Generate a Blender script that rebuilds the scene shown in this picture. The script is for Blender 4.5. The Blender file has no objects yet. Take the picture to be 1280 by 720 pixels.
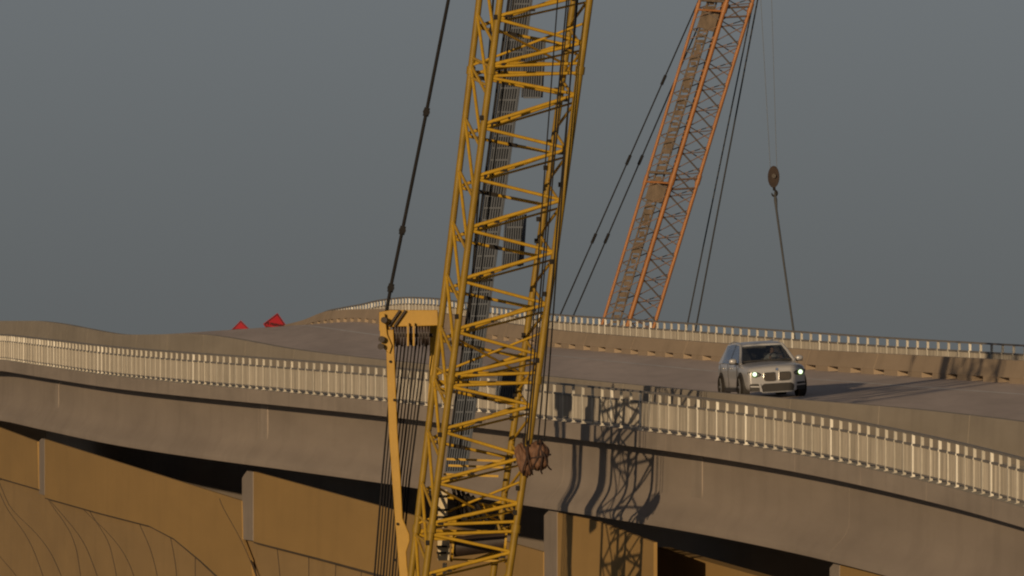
import bpy, bmesh, math, random
import numpy as np
from mathutils import Vector, Matrix
random.seed(7); rng = np.random.default_rng(7)
R = math.radians
S = bpy.context.scene
COL = S.collection

# ------------------------------------------------------------------ camera, sky, sun, exposure
F, CX, HY = 14000.0, 640.0, 440.0          # focal length and horizon in 1280-wide photo pixels
cam = bpy.data.cameras.new('camera'); cam.sensor_width = 36; cam.lens = F/1280*36
cam.shift_y = (HY-360)/1280; cam.clip_start = 1; cam.clip_end = 60000
co = bpy.data.objects.new('camera', cam); COL.objects.link(co)
co.rotation_euler = (R(90), 0, 0); S.camera = co

SUN_AZ, SUN_EL = 21.2, 9.4                 # sun stands behind the camera, this far to its left
wd = bpy.data.worlds.new('World'); S.world = wd; wd.use_nodes = True
wn, wl = wd.node_tree.nodes, wd.node_tree.links; wn.clear()
sky = wn.new('ShaderNodeTexSky'); sky.sky_type = 'NISHITA'; sky.sun_disc = False
sky.sun_elevation = R(SUN_EL); sky.sun_rotation = R(180+SUN_AZ)
sky.altitude = 0; sky.air_density = 1.0; sky.dust_density = 0.03; sky.ozone_density = 8.0
hs = wn.new('ShaderNodeHueSaturation'); hs.inputs['Saturation'].default_value = 0.2
bg = wn.new('ShaderNodeBackground'); bg.inputs['Strength'].default_value = 0.067
wo = wn.new('ShaderNodeOutputWorld')
wl.new(sky.outputs[0], hs.inputs['Color']); wl.new(hs.outputs[0], bg.inputs[0]); wl.new(bg.outputs[0], wo.inputs[0])
sl = bpy.data.lights.new('sun', 'SUN'); sl.energy = 4.85; sl.angle = R(0.5); sl.color = (1.0, 0.74, 0.44)
so = bpy.data.objects.new('sun', sl); COL.objects.link(so)
sdir = Vector((math.sin(R(SUN_AZ))*math.cos(R(SUN_EL)), math.cos(R(SUN_AZ))*math.cos(R(SUN_EL)), -math.sin(R(SUN_EL))))
so.rotation_euler = sdir.to_track_quat('-Z', 'Y').to_euler(); so.location = (-60, -120, 80)
S.view_settings.view_transform = 'Standard'; S.view_settings.look = 'None'
S.view_settings.exposure = -0.75; S.view_settings.gamma = 1.0
S.cycles.filter_width = 2.1

# ------------------------------------------------------------------ materials
def mat(name, col, rough=0.7, metal=0.0, var=0.12, scale=(1, 1, 1), coat=0.0, streak=0.0, spec=0.5, bump=0.0, dirt=None, detail=6):
    m = bpy.data.materials.new(name); m.use_nodes = True
    n, l = m.node_tree.nodes, m.node_tree.links
    b = n['Principled BSDF']; b.inputs['Roughness'].default_value = rough; b.inputs['Metallic'].default_value = metal
    b.inputs['Coat Weight'].default_value = coat; b.inputs['Specular IOR Level'].default_value = spec
    tc = n.new('ShaderNodeTexCoord'); mp = n.new('ShaderNodeMapping'); mp.inputs['Scale'].default_value = scale
    l.new(tc.outputs['Object'], mp.inputs[0])
    nz = n.new('ShaderNodeTexNoise'); nz.inputs['Scale'].default_value = 1.0; nz.inputs['Detail'].default_value = detail
    nz.inputs['Roughness'].default_value = 0.62
    l.new(mp.outputs[0], nz.inputs['Vector'])
    rp = n.new('ShaderNodeValToRGB'); rp.color_ramp.elements[0].position = 0.3; rp.color_ramp.elements[1].position = 0.7
    rp.color_ramp.elements[0].color = tuple(c*(1-var) for c in col)+(1,)
    rp.color_ramp.elements[1].color = tuple(min(1, c*(1+var)) for c in col)+(1,)
    l.new(nz.outputs[0], rp.inputs[0]); out = rp.outputs[0]
    if streak or dirt:
        m2 = n.new('ShaderNodeMapping'); m2.inputs['Scale'].default_value = (scale[0]*3, scale[1]*7, scale[2]*0.35)
        l.new(tc.outputs['Object'], m2.inputs[0])
        n2 = n.new('ShaderNodeTexNoise'); n2.inputs['Scale'].default_value = 1.3; n2.inputs['Detail'].default_value = 5
        l.new(m2.outputs[0], n2.inputs['Vector'])
        r2 = n.new('ShaderNodeValToRGB'); r2.color_ramp.elements[0].position = 0.5; r2.color_ramp.elements[1].position = 0.75
        r2.color_ramp.elements[0].color = (0, 0, 0, 1); r2.color_ramp.elements[1].color = (1, 1, 1, 1)
        l.new(n2.outputs[0], r2.inputs[0])
        mu = n.new('ShaderNodeMath'); mu.operation = 'MULTIPLY'; mu.inputs[1].default_value = streak or 0.3
        l.new(r2.outputs[0], mu.inputs[0])
        mx = n.new('ShaderNodeMixRGB'); mx.inputs[2].default_value = (dirt or tuple(c*0.55 for c in col))+(1,)
        l.new(mu.outputs[0], mx.inputs[0]); l.new(out, mx.inputs[1]); out = mx.outputs[0]
    l.new(out, b.inputs['Base Color'])
    if bump:
        bp = n.new('ShaderNodeBump'); bp.inputs['Strength'].default_value = bump; bp.inputs['Distance'].default_value = 0.02
        l.new(nz.outputs[0], bp.inputs['Height']); l.new(bp.outputs[0], b.inputs['Normal'])
    return m
M = {}
M['concrete'] = mat('grey concrete', (0.32, 0.267, 0.225), 0.85, var=0.16, scale=(0.5, 0.09, 0.7), streak=0.35, bump=0.15)
M['web'] = mat('girder concrete', (0.295, 0.243, 0.202), 0.85, var=0.14, scale=(0.4, 0.06, 0.5), streak=0.25, bump=0.1)
M['pilaster'] = mat('dull grey concrete', (0.25, 0.205, 0.17), 0.9, var=0.1, scale=(0.5, 0.3, 0.7), streak=0.3)
M['ochre'] = mat('ochre concrete', (0.335, 0.205, 0.068), 0.9, var=0.08, scale=(0.4, 0.06, 0.5), streak=0.18, bump=0.1)
M['spandrel'] = mat('tan concrete', (0.315, 0.203, 0.085), 0.9, var=0.09, scale=(0.4, 0.06, 0.5), streak=0.22, bump=0.1)
M['barrier'] = mat('barrier concrete', (0.29, 0.25, 0.205), 0.88, var=0.13, scale=(0.5, 0.10, 0.8), streak=0.3, bump=0.12)
M['farbarrier'] = mat('tan barrier concrete', (0.31, 0.238, 0.17), 0.88, var=0.13, scale=(0.5, 0.10, 0.8), streak=0.3, bump=0.12)
M['road'] = mat('concrete road', (0.51, 0.422, 0.378), 0.9, var=0.2, scale=(0.35, 0.03, 0.3), streak=0.3, bump=0.1)
M['path'] = mat('concrete path', (0.36, 0.33, 0.28), 0.9, var=0.1, scale=(0.5, 0.1, 0.5))
M['line'] = mat('white road paint', (0.6, 0.58, 0.55), 0.7, var=0.2, scale=(1, 0.5, 1))
M['post'] = mat('pale painted metal', (0.56, 0.52, 0.45), 0.45, var=0.12, scale=(4, 4, 4), metal=0.1)
M['glintpost'] = mat('sun glint white metal', (0.82, 0.78, 0.70), 0.35, var=0.05, scale=(4, 4, 4))  # sun glint painted as a brighter coat on a few random posts
M['picket'] = mat('cream painted metal', (0.33, 0.295, 0.25), 0.5, var=0.34, scale=(1, 4.5, 0.25))
M['rail'] = mat('grey metal rail', (0.19, 0.175, 0.165), 0.6, var=0.15, scale=(2, 2, 2))
M['yellow'] = mat('worn yellow paint', (0.47, 0.28, 0.02), 0.5, var=0.15, scale=(1.5, 1.5, 1.5), streak=0.3, dirt=(0.2, 0.11, 0.02), spec=0.4)
M['chord'] = mat('shaded worn yellow paint', (0.25, 0.155, 0.014), 0.55, var=0.2, scale=(1.5, 1.5, 1.5), streak=0.45, dirt=(0.13, 0.075, 0.015), spec=0.35)  # boom yellow darkened, putting the round chords' shading into the colour
M['yellow2'] = mat('clean yellow paint', (0.42, 0.24, 0.025), 0.5, var=0.08, scale=(2, 2, 2), streak=0.25, dirt=(0.3, 0.17, 0.03))
M['orange'] = mat('worn orange paint', (0.34, 0.14, 0.042), 0.55, var=0.15, scale=(1, 1, 1), streak=0.3, dirt=(0.2, 0.09, 0.04))
M['orangedim'] = mat('faded orange paint', (0.25, 0.16, 0.11), 0.6, var=0.2, scale=(1, 1, 1), streak=0.3)
M['lacing'] = mat('grey brown steel', (0.17, 0.14, 0.12), 0.7, var=0.2, scale=(1, 1, 1))
M['brown'] = mat('rusty brown steel', (0.14, 0.102, 0.072), 0.8, var=0.35, scale=(2, 2, 1), streak=0.4)
M['rope'] = mat('dark wire rope', (0.018, 0.017, 0.018), 0.7, spec=0.1, var=0.2, scale=(3, 3, 3))
M['ropegrey'] = mat('grey wire rope', (0.04, 0.04, 0.042), 0.7, spec=0.1, var=0.2, scale=(3, 3, 3))
M['block'] = mat('dark brown steel', (0.034, 0.02, 0.015), 0.8, var=0.3, scale=(2, 2, 2))
M['hoist'] = mat('pale wire rope', (0.13, 0.135, 0.14), 0.7, var=0.1, scale=(3, 3, 3))
M['sling'] = mat('pale grey sling', (0.075, 0.078, 0.085), 0.8, spec=0.1, var=0.1, scale=(3, 3, 3))
M['dark'] = mat('black rubber', (0.025, 0.022, 0.02), 0.8, spec=0.1, var=0.2, scale=(5, 5, 5))
M['sheave'] = mat('dark greased steel', (0.030, 0.019, 0.015), 0.6, var=0.3, scale=(6, 2, 2))
M['slatted_grey'] = mat('grey galvanised steel', (0.070, 0.082, 0.108), 0.6, var=0.2, scale=(2, 2, 2))
M['cream'] = mat('cream painted steel', (0.55, 0.45, 0.28), 0.5, var=0.1, scale=(3, 3, 3))
M['tarp'] = mat('brown orange tarpaulin', (0.15, 0.075, 0.042), 0.75, var=0.35, scale=(5, 5, 5), bump=0.5)
M['strap'] = mat('dark strap', (0.035, 0.018, 0.014), 0.8, var=0.2, scale=(5, 5, 5))
M['seal_and_shade'] = mat('dark joint and shade line', (0.065, 0.045, 0.028), 0.9, var=0.3, scale=(1, .2, 1))
M['water'] = mat('bay water', (0.05, 0.065, 0.075), 0.15, var=0.15, scale=(0.05, 0.02, 1), bump=0.3)
M['red'] = mat('red roll up fabric', (0.38, 0.010, 0.024), 0.7, var=0.06, scale=(2, 2, 2))
M['redtext'] = mat('black print', (0.05, 0.01, 0.012), 0.8, var=0.1, scale=(2, 2, 2))
M['paint'] = mat('silver car paint', (0.47, 0.465, 0.475), 0.33, metal=0.28, var=0.02, scale=(3, 3, 3), coat=0.6)
M['glass'] = None
M['blackgloss'] = mat('black gloss plastic', (0.018, 0.018, 0.02), 0.25, var=0.1, scale=(5, 5, 5))
M['plastic'] = mat('black plastic', (0.03, 0.028, 0.028), 0.7, var=0.15, scale=(5, 5, 5))
M['chrome'] = mat('bright trim', (0.7, 0.68, 0.64), 0.25, metal=0.8, var=0.05, scale=(5, 5, 5))
M['alloy'] = mat('grey alloy', (0.3, 0.3, 0.31), 0.4, metal=0.6, var=0.05, scale=(5, 5, 5))
M['blue'] = mat('blue enamel', (0.05, 0.15, 0.45), 0.4, var=0.03, scale=(5, 5, 5))
M['seat'] = mat('dark seat cloth', (0.05, 0.045, 0.042), 0.85, var=0.15, scale=(5, 5, 5))
M['skin'] = mat('skin', (0.42, 0.25, 0.17), 0.6, var=0.05, scale=(5, 5, 5))
M['shirt'] = mat('pale shirt', (0.40, 0.38, 0.36), 0.8, var=0.06, scale=(5, 5, 5))
M['hair'] = mat('dark hair', (0.03, 0.02, 0.015), 0.7, var=0.1, scale=(9, 9, 9))
def glassmat():
    m = bpy.data.materials.new('tinted glass'); m.use_nodes = True
    n, l = m.node_tree.nodes, m.node_tree.links; n.clear()
    o = n.new('ShaderNodeOutputMaterial'); mx = n.new('ShaderNodeMixShader'); tr = n.new('ShaderNodeBsdfTransparent')
    gl = n.new('ShaderNodeBsdfGlossy'); gl.inputs['Roughness'].default_value = 0.03; gl.inputs['Color'].default_value = (0.9, 0.93, 1, 1)
    tr.inputs['Color'].default_value = (0.74, 0.77, 0.79, 1)
    lw = n.new('ShaderNodeLayerWeight'); lw.inputs['Blend'].default_value = 0.5; fr = n.new('ShaderNodeMapRange'); fr.inputs['From Min'].default_value = 0.3; fr.inputs['To Min'].default_value = 0.04; fr.inputs['To Max'].default_value = 0.6; l.new(lw.outputs['Facing'], fr.inputs[0])
    l.new(fr.outputs[0], mx.inputs[0]); l.new(tr.outputs[0], mx.inputs[1]); l.new(gl.outputs[0], mx.inputs[2]); l.new(mx.outputs[0], o.inputs[0])
    return m
M['glass'] = glassmat()
def emit(name, col, st):
    m = bpy.data.materials.new(name); m.use_nodes = True
    n, l = m.node_tree.nodes, m.node_tree.links; n.clear()
    o = n.new('ShaderNodeOutputMaterial'); e = n.new('ShaderNodeEmission')
    e.inputs[0].default_value = col+(1,); e.inputs[1].default_value = st; l.new(e.outputs[0], o.inputs[0]); return m
M['lamp'] = emit('lit headlamp', (0.86, 1.0, 0.74), 3.2)
M['lampglow'] = emit('lit lamp ring', (0.42, 0.70, 0.03), 0.4)

# ------------------------------------------------------------------ mesh helpers
class MB:
    def __init__(s): s.v = []; s.f = []
    def add(s, vs, fs):
        o = len(s.v); s.v += [tuple(v) for v in vs]; s.f += [tuple(i+o for i in f) for f in fs]
    def box(s, c, d, rot=None):
        c = Vector(c); hx, hy, hz = d[0]/2, d[1]/2, d[2]/2
        vs = [Vector((x*hx, y*hy, z*hz)) for x in (-1, 1) for y in (-1, 1) for z in (-1, 1)]
        if rot is not None: vs = [rot @ v for v in vs]
        s.add([c+v for v in vs], [(0, 1, 3, 2), (4, 6, 7, 5), (0, 4, 5, 1), (2, 3, 7, 6), (0, 2, 6, 4), (1, 5, 7, 3)])
    def prism(s, poly, off):                    # poly: 3D points, off: vector, both capped
        n = len(poly); off = Vector(off); a = [Vector(p) for p in poly]; b = [p+off for p in a]
        s.add(a+b, [tuple(range(n))[::-1], tuple(range(n, 2*n))]+[(i, (i+1) % n, n+(i+1) % n, n+i) for i in range(n)])
    def tube(s, pts, r, k=8, cap=True):
        pts = [Vector(p) for p in pts]; rings = []
        for i, p in enumerate(pts):
            t = (pts[min(i+1, len(pts)-1)]-pts[max(i-1, 0)]).normalized()
            u = t.cross(Vector((0, 1, 0.01))).normalized(); w = t.cross(u)
            rr = r[i] if isinstance(r, (list, tuple)) else r
            rings.append([p+(u*math.cos(a)+w*math.sin(a))*rr for a in [2*math.pi*j/k for j in range(k)]])
        vs = [v for g in rings for v in g]; fs = []
        for i in range(len(pts)-1):
            for j in range(k): fs.append((i*k+j, i*k+(j+1) % k, (i+1)*k+(j+1) % k, (i+1)*k+j))
        if cap: fs += [tuple(range(k))[::-1], tuple(range((len(pts)-1)*k, len(pts)*k))]
        s.add(vs, fs)
    def loft(s, rings, cap=True, closed=True):
        k = len(rings[0]); vs = [v for g in rings for v in g]; fs = []
        for i in range(len(rings)-1):
            for j in range(k if closed else k-1): fs.append((i*k+j, i*k+(j+1) % k, (i+1)*k+(j+1) % k, (i+1)*k+j))
        if cap: fs += [tuple(range(k))[::-1], tuple(range((len(rings)-1)*k, len(rings)*k))]
        s.add(vs, fs)
    def disc(s, c, r, axis, th, k=20, ry=None):
        axis = Vector(axis).normalized(); u = axis.orthogonal().normalized()
        if abs(axis.z) < .5: u = Vector((0, 0, 1)).cross(axis).normalized()
        w = axis.cross(u); ry = ry or r; c = Vector(c)
        s.prism([c-axis*th/2+u*math.cos(a)*r+w*math.sin(a)*ry for a in [2*math.pi*j/k for j in range(k)]], axis*th)
    def build(s, name, m, parent=None, smooth=False, bevel=0, sub=0, fix=True):
        me = bpy.data.meshes.new(name); me.from_pydata(s.v, [], s.f)
        if fix:
            bm = bmesh.new(); bm.from_mesh(me); bmesh.ops.recalc_face_normals(bm, faces=bm.faces); bm.to_mesh(me); bm.free()
        me.materials.append(m)
        if smooth:
            me.polygons.foreach_set('use_smooth', [True]*len(me.polygons)); 
            try: me.set_sharp_from_angle(angle=R(50))
            except Exception: pass
        o = bpy.data.objects.new(name, me); COL.objects.link(o)
        if parent is not None: o.parent = parent
        if bevel:
            b = o.modifiers.new('bevel', 'BEVEL'); b.width = bevel; b.segments = 2; b.limit_method = 'ANGLE'
        if sub:
            b = o.modifiers.new('sub', 'SUBSURF'); b.levels = sub; b.render_levels = sub
        return o
def tag(o, label=None, cat=None, group=None, kind=None):
    if label: o['label'] = label
    if cat: o['category'] = cat
    if group: o['group'] = group
    if kind: o['kind'] = kind
    return o
def empty(name, loc=(0, 0, 0), rot=(0, 0, 0)):
    o = bpy.data.objects.new(name, None); COL.objects.link(o); o.location = loc; o.rotation_euler = rot; return o
def reorigin(o, p):
    """move a mesh object's origin to p (its vertices were written in world space)"""
    p = Vector(p); o.data.transform(Matrix.Translation(-p)); o.location = p; return o

def P(x, y, D): return Vector(((x-CX)*D/F, D, (HY-y)*D/F))

# ------------------------------------------------------------------ plan of the bridge (X of the near railing against distance D)
_D = np.arange(200.0, 760.0, 0.5)
_sl = np.interp(_D, [200, 264, 293, 325, 380, 405, 440, 475, 505, 535, 580, 650, 760], [.10, .13, .165, .185, .175, .15, .12, .105, .098, .085, .03, 0, 0])
_X = -np.concatenate([[0], np.cumsum((_sl[1:]+_sl[:-1])/2*0.5)]); _X -= np.interp(330, _D, _X)
def Xn(D): return float(np.interp(D, _D, _X))
def slope(D): return float(np.interp(D, _D, _sl))
def xinv(x, w, lo=205):
    g = CX+F*(_X+w)/_D-x
    i = np.where((g[:-1] >= 0) & (g[1:] < 0) & (_D[:-1] >= lo))[0]
    if len(i) == 0: return None
    i = i[0]; return float(_D[i]+0.5*g[i]/(g[i]-g[i+1]))
def zline(pts, w, extra=(), sig=5.0):
    a = []
    for x, y in pts:
        D = xinv(x, w)
        if D is not None: a.append((D, (HY-y)*D/F))
    a += list(extra); a.sort()
    d, z = zip(*a); zz = np.interp(_D, d, z)
    k = np.exp(-0.5*(np.arange(-40, 41)*0.5/sig)**2); k /= k.sum()
    zs = np.convolve(np.pad(zz, 40, mode='edge'), k, 'valid')
    return lambda D: float(np.interp(D, _D, zs))
W_B, W_E, W_G = 2.5, 16.0, 18.3
TAIL = lambda z: [(540, z-.35), (570, z-1.2), (620, z-3.4), (740, z-9)]
zA = zline([(1460, 690), (1400, 670), (1280, 635), (1200, 612), (1120, 594), (1040, 576), (950, 560), (860, 546), (760, 534), (690, 526), (480, 502), (320, 487), (240, 480), (140, 470), (70, 460), (0, 449.5)], 0, TAIL(-.1))
zB = zline([(1460, 560), (1400, 546), (1280, 527), (1110, 508), (1000, 500), (865, 488), (750, 477), (640, 466), (480, 450), (410, 442.5), (354, 435), (300, 424), (250, 416.5), (200, 418), (150, 418.5), (110, 411), (80, 405), (50, 401), (0, 401)], W_B, [(545, 1.5), (575, .9), (620, -1.4), (740, -7.5)], sig=4)
zE = zline([(1460, 492), (1400, 488), (1272, 480), (1002, 462), (880, 450.5), (680, 433), (560, 416), (470, 404.5), (447, 402), (419, 403), (391, 407), (376, 413)], W_E, [(540, .55), (570, -.3), (620, -2.6), (740, -8)], sig=3)
zF = zline([(1460, 461), (1400, 457), (1272, 451), (1000, 437), (880, 428), (690, 413), (545, 391), (470, 386), (430, 386.5), (400, 389), (376, 400)], W_E, [(540, 1.1), (570, .25), (620, -2), (740, -7.4)], sig=3)
zG = zline([(1460, 441), (1400, 438), (1280, 432), (1120, 423), (960, 412), (860, 404), (690, 393), (600, 381), (545, 373), (510, 371.5), (490, 373), (470, 376), (455, 380)], W_G, [(530, 1.95), (550, 1.2), (620, -1.6), (740, -7)], sig=2)
BH = 1.0                                     # height of the near traffic barrier
def zC(D): return zB(D)-BH
def pt(D, w, z): return Vector((Xn(D)+w, D, z))
def grid(a, b, st=2.0): return list(np.linspace(a, b, max(2, int((b-a)/st)+1)))
def sweep(prof, a, b, name, m, parent=None, st=2.0, smooth=False):
    mb = MB(); mb.loft([[pt(D, w, z) for w, z in prof(D)] for D in grid(a, b, st)])
    return mb.build(name, m, parent, smooth)
D0, D1 = 206.0, 700.0

# ------------------------------------------------------------------ water
mb = MB(); mb.add([(-30000, -2000, -18), (30000, -2000, -18), (30000, 50000, -18), (-30000, 50000, -18)], [(0, 1, 2, 3)])
tag(mb.build('water', M['water']), kind='structure')

# ------------------------------------------------------------------ road and paths on the deck
def lerp(a, b, t): return a+(b-a)*t
def zroad(D, w): return lerp(zC(D), zE(D), (w-2.9)/(W_E-2.9))
road = sweep(lambda D: [(2.6, zC(D)), (W_E+.5, zroad(D, W_E+.5)), (W_E+.5, zroad(D, W_E+.5)-.3), (2.6, zC(D)-.3)], D0, D1, 'road', M['road'], smooth=True)
tag(road, kind='structure')
def band(w0, w1, a, b, name, m):
    mb = MB(); g = grid(a, b, 2)
    mb.loft([[pt(D, w0, zroad(D, w0)+.005), pt(D, w1, zroad(D, w1)+.005)] for D in g], cap=False, closed=False)
    return tag(mb.build(name, m), kind='structure')
band(5.9, 6.05, D0, 560, 'road_marking', M['line']); band(13.7, 13.85, D0, 560, 'road_marking', M['line'])
for D in np.arange(232, 540, 12.2): band(9.75, 9.9, D, D+3.05, 'road_marking', M['line'])
tag(sweep(lambda D: [(0.02, zA(D)), (2.62, zC(D)-.02), (2.62, zC(D)-.3), (0.02, zA(D)-.3)], D0, D1, 'path', M['path']), kind='structure')
tag(sweep(lambda D: [(W_E+.3, zE(D)+.02), (18.9, zG(D)-1.09), (18.9, zG(D)-1.4), (W_E+.3, zE(D)-.3)], D0, D1, 'path', M['path']), kind='structure')

# ------------------------------------------------------------------ traffic barriers
bar = empty('traffic_barrier', pt(300, W_B, zC(300)))
tag(bar, 'tan concrete traffic barrier between the road and the near path, cutting off the car wheels', 'barrier')
far = empty('traffic_barrier', pt(380, W_E, zE(380)))
tag(far, 'tan concrete traffic barrier with drain openings along its foot behind the silver car', 'barrier')
def keep(o, par): o.parent = par; o.matrix_parent_inverse = Matrix.Translation(-par.location)
for D in np.arange(D0, D1-12, 12.0):
    o = sweep(lambda d: [(2.5, zB(d)), (2.74, zB(d)), (2.95, zC(d)-.1), (2.42, zC(d)-.1)], D+.03, D+11.97, 'barrier_section', M['barrier']); keep(o, bar)
PIT = 3.5
for D in np.arange(208, D1-12.6, PIT*3):
    def pf(d):
        zb, zt = zE(d)+.17, max(zF(d), zE(d)+.45)
        return [(W_E+.16, zt), (W_E+.40, zt), (W_E+.46, zb), (W_E, zb)]
    o = sweep(pf, D+.03, D+PIT*3-.03, 'barrier_section', M['farbarrier']); keep(o, far)
for D in np.arange(208, D1-PIT, PIT):
    o = sweep(lambda d: [(W_E+.01, zE(d)+.17), (W_E+.45, zE(d)+.17), (W_E+.45, zE(d)-.08), (W_E+.01, zE(d)-.08)], D, D+PIT*.56, 'barrier_foot', M['farbarrier'], st=1.5); keep(o, far)

# ------------------------------------------------------------------ railings
def railing(w, zbase, a, b, label, sp=1.55):
    root = empty('railing', pt((a+b)/2, w, zbase((a+b)/2))); tag(root, label, 'railing', None)
    me = bpy.data.meshes.new('post'); q = MB(); q.box((0, 0, .53), (.072, .06, 1.06)); q.box((0, 0, .01), (.14, .12, .03)); q.box((0, .001, .79), (.10, .05, .05))
    me.from_pydata(q.v, [], q.f); me.materials.append(M['post'])
    me2 = me.copy(); me2.materials.clear(); me2.materials.append(M['glintpost'])
    D = a; ps = []
    while D < b:
        ps.append(D); D += sp*float(np.interp(D, [255, 300, 335], [.74, .90, 1]))/math.sqrt(1+slope(D)**2)
    for D in ps:
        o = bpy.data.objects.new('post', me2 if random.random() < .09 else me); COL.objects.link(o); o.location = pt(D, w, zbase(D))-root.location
        o.rotation_euler = (0, 0, math.atan(slope(D))+random.uniform(-.12, .12)); o.parent = root
    def rail(z, h, t, name, off=0):
        o = sweep(lambda d: [(w-t/2+off, zbase(d)+z), (w+t/2+off, zbase(d)+z), (w+t/2+off, zbase(d)+z+h), (w-t/2+off, zbase(d)+z+h)], a, b, name, M['rail'], st=1.5); keep(o, root)
    rail(1.05, .055, .09, 'top_rail'); rail(.775, .05, .06, 'middle_rail'); rail(.09, .04, .05, 'bottom_rail')
    q = MB(); D = a; i = 0
    while D < b:
        z = zbase(D); c = pt(D, w, z+.45)
        q.box(c, (.028+.004*random.random(), .02, .66), Matrix.Rotation(math.atan(slope(D))+random.uniform(-.1, .1), 3, 'Z')); D += .135; i += 1
    o = q.build('picket', M['picket'], fix=False); o['kind'] = 'stuff'; keep(o, root)
    return root
railing(.16, zA, 222, 560, 'pale picket railing along the near outer edge of the bridge, above the deep girders')
railing(W_G, lambda d: zG(d)-1.08, 262, 545, 'pale picket railing along the far edge of the bridge, seen against the sky')

# ------------------------------------------------------------------ bridge structure
bridge = empty('bridge', pt(330, 8, -18)); tag(bridge, 'long curving concrete bridge with deep grey girders over ochre spandrel walls', 'bridge')
def bpart(o): keep(o, bridge); return o
W_P, W_S = 0.45, 0.62
piers = [xinv(x, W_P) for x in (1047, 692, 312, 58)]
piers = [piers[0]-48]+piers+[piers[-1]+62, piers[-1]+124, D1]
for i in range(len(piers)-1):
    a, b = piers[i]+.012, piers[i+1]-.012
    a = max(a, D0)
    bpart(sweep(lambda d: [(.25, zA(d)-.46), (1.2, zA(d)-.46), (1.2, zA(d)-.40), (2.2, zA(d)-2.5), (2.2, zA(d)-2.6), (.22, zA(d)-2.6), (.22, zA(d)-2.46), (.26, zA(d)-2.38), (.38, zA(d)-2.24), (.53, zA(d)-2.08), (.66, zA(d)-1.9), (.73, zA(d)-1.7), (.75, zA(d)-1.45), (.75, zA(d)-.46)][1:], a, b, 'girder', M['web'], smooth=True))
for x in (72, 331, 872):                        # shallow upright ribs on the girder face
    a = xinv(x, .75); bpart(sweep(lambda d: [(.725, zA(d)-.47), (.76, zA(d)-.47), (.76, zA(d)-1.95), (.725, zA(d)-1.95)], a-.75, a+.75, 'web_rib', M['concrete'], st=.7))
for D in np.arange(D0, D1-9, 9.15):
    bpart(sweep(lambda d: [(0, zA(d)+.0), (.34, zA(d)+.012), (.34, zA(d)-.10), (1.3, zA(d)-.3), (1.3, zA(d)-.455), (0, zA(d)-.455)], D+.012, D+9.138, 'edge_slab', M['concrete']))
bpart(sweep(lambda d: [(1.25, zA(d)-.31), (18.9, zE(d)-.45), (18.9, zE(d)-.8), (1.25, zA(d)-.454)], D0, D1, 'deck_slab', M['concrete']))
bpart(sweep(lambda d: [(6.0, zA(d)-.3), (6.4, zA(d)-.3), (6.4, zA(d)-9), (6.0, zA(d)-9)], D0, D1, 'added_back_wall', M['web']))  # wall added under the deck to keep sky and sun out of the gaps
for D in piers[1:-1]:
    q = MB(); c = pt(D, 0, 0); 
    q.box((c.x+4.5, D+1.5, -12.6), (4, 2.4, 11)); bpart(q.build('pier_column', M['web'], bevel=.1))

def surf(x, y, w):
    D = xinv(x, w)
    if D is None: D = 205.0 if x > 640 else float(_D[np.argmin(_X/_D)])
    D = max(D, 205.0); return P(x, y, D)
def slab(poly, w, th, name, m, n=None):
    """poly in photo pixels -> a wall piece standing at offset w: cut into upright columns so it follows the curve"""
    xs = [p[0] for p in poly]; x0, x1 = min(xs), max(xs)
    def cut(x):
        ys = []
        for i in range(len(poly)):
            (ax, ay), (bx, by) = poly[i], poly[(i+1) % len(poly)]
            if (ax-x)*(bx-x) <= 0:
                if abs(ax-bx) < 1e-6: ys += [ay, by]
                else: ys.append(ay+(by-ay)*(x-ax)/(bx-ax))
        return min(ys), max(ys)
    cols = sorted(set([x0+.001, x1-.001]+[x for x in xs if x0 < x < x1]+list(np.linspace(x0+.001, x1-.001, max(2, int((x1-x0)/9))))))
    q = MB(); rings = []
    for x in cols:
        t, b_ = cut(x); k = 9
        f = [surf(x, t+(b_-t)*j/k, w) for j in range(k+1)]
        rings.append(f+[p+Vector((th, 0, 0)) for p in f[::-1]])
    q.loft(rings); return bpart(q.build(name, m))
# ochre panels hung below the girders, one long one per span
slab([(-36, 521), (46.5, 552), (48.5, 611.5), (0, 597.5), (-36, 590)], W_P, .10, 'ochre_panel', M['ochre'])
slab([(56, 549), (302, 626), (303, 674), (313, 700), (322, 770), (300, 748), (275, 723), (250, 700), (217, 673), (186, 657), (120, 640), (56, 622)], W_P, .10, 'ochre_panel', M['ochre'])
slab([(317, 589.5), (480, 634), (679, 690), (679, 775), (600, 752), (480, 719.5), (400, 698), (317, 677)], W_P, .10, 'ochre_panel', M['ochre'])
slab([(697, 641), (742, 650), (817, 678), (817, 790), (697, 790)], W_P, .10, 'ochre_panel', M['ochre'])
slab([(820, 684), (1036, 745), (1036, 800), (820, 800)], 2.6, .4, 'ochre_panel', M['ochre'])  # set back into the deck's shade, standing in for a cast shadow
slab([(1050, 706.5), (1100, 719), (1340, 800), (1340, 860), (1050, 800)], W_P, .10, 'ochre_panel', M['ochre'])
for e in ([(56, 622), (120, 640), (186, 657), (217, 673), (250, 700), (275, 723), (300, 748)], [(317, 677), (400, 698), (480, 719.5), (600, 752)], [(0, 597.5), (48, 611.5)]):
    slab(e+[(x, y+1.3+max(0, (y-660)*.03)) for x, y in e[::-1]], W_P+.02, .12, 'seal_and_shade_line', M['seal_and_shade'])  # dark strip painted along the panel bottoms in place of their shadow
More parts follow.
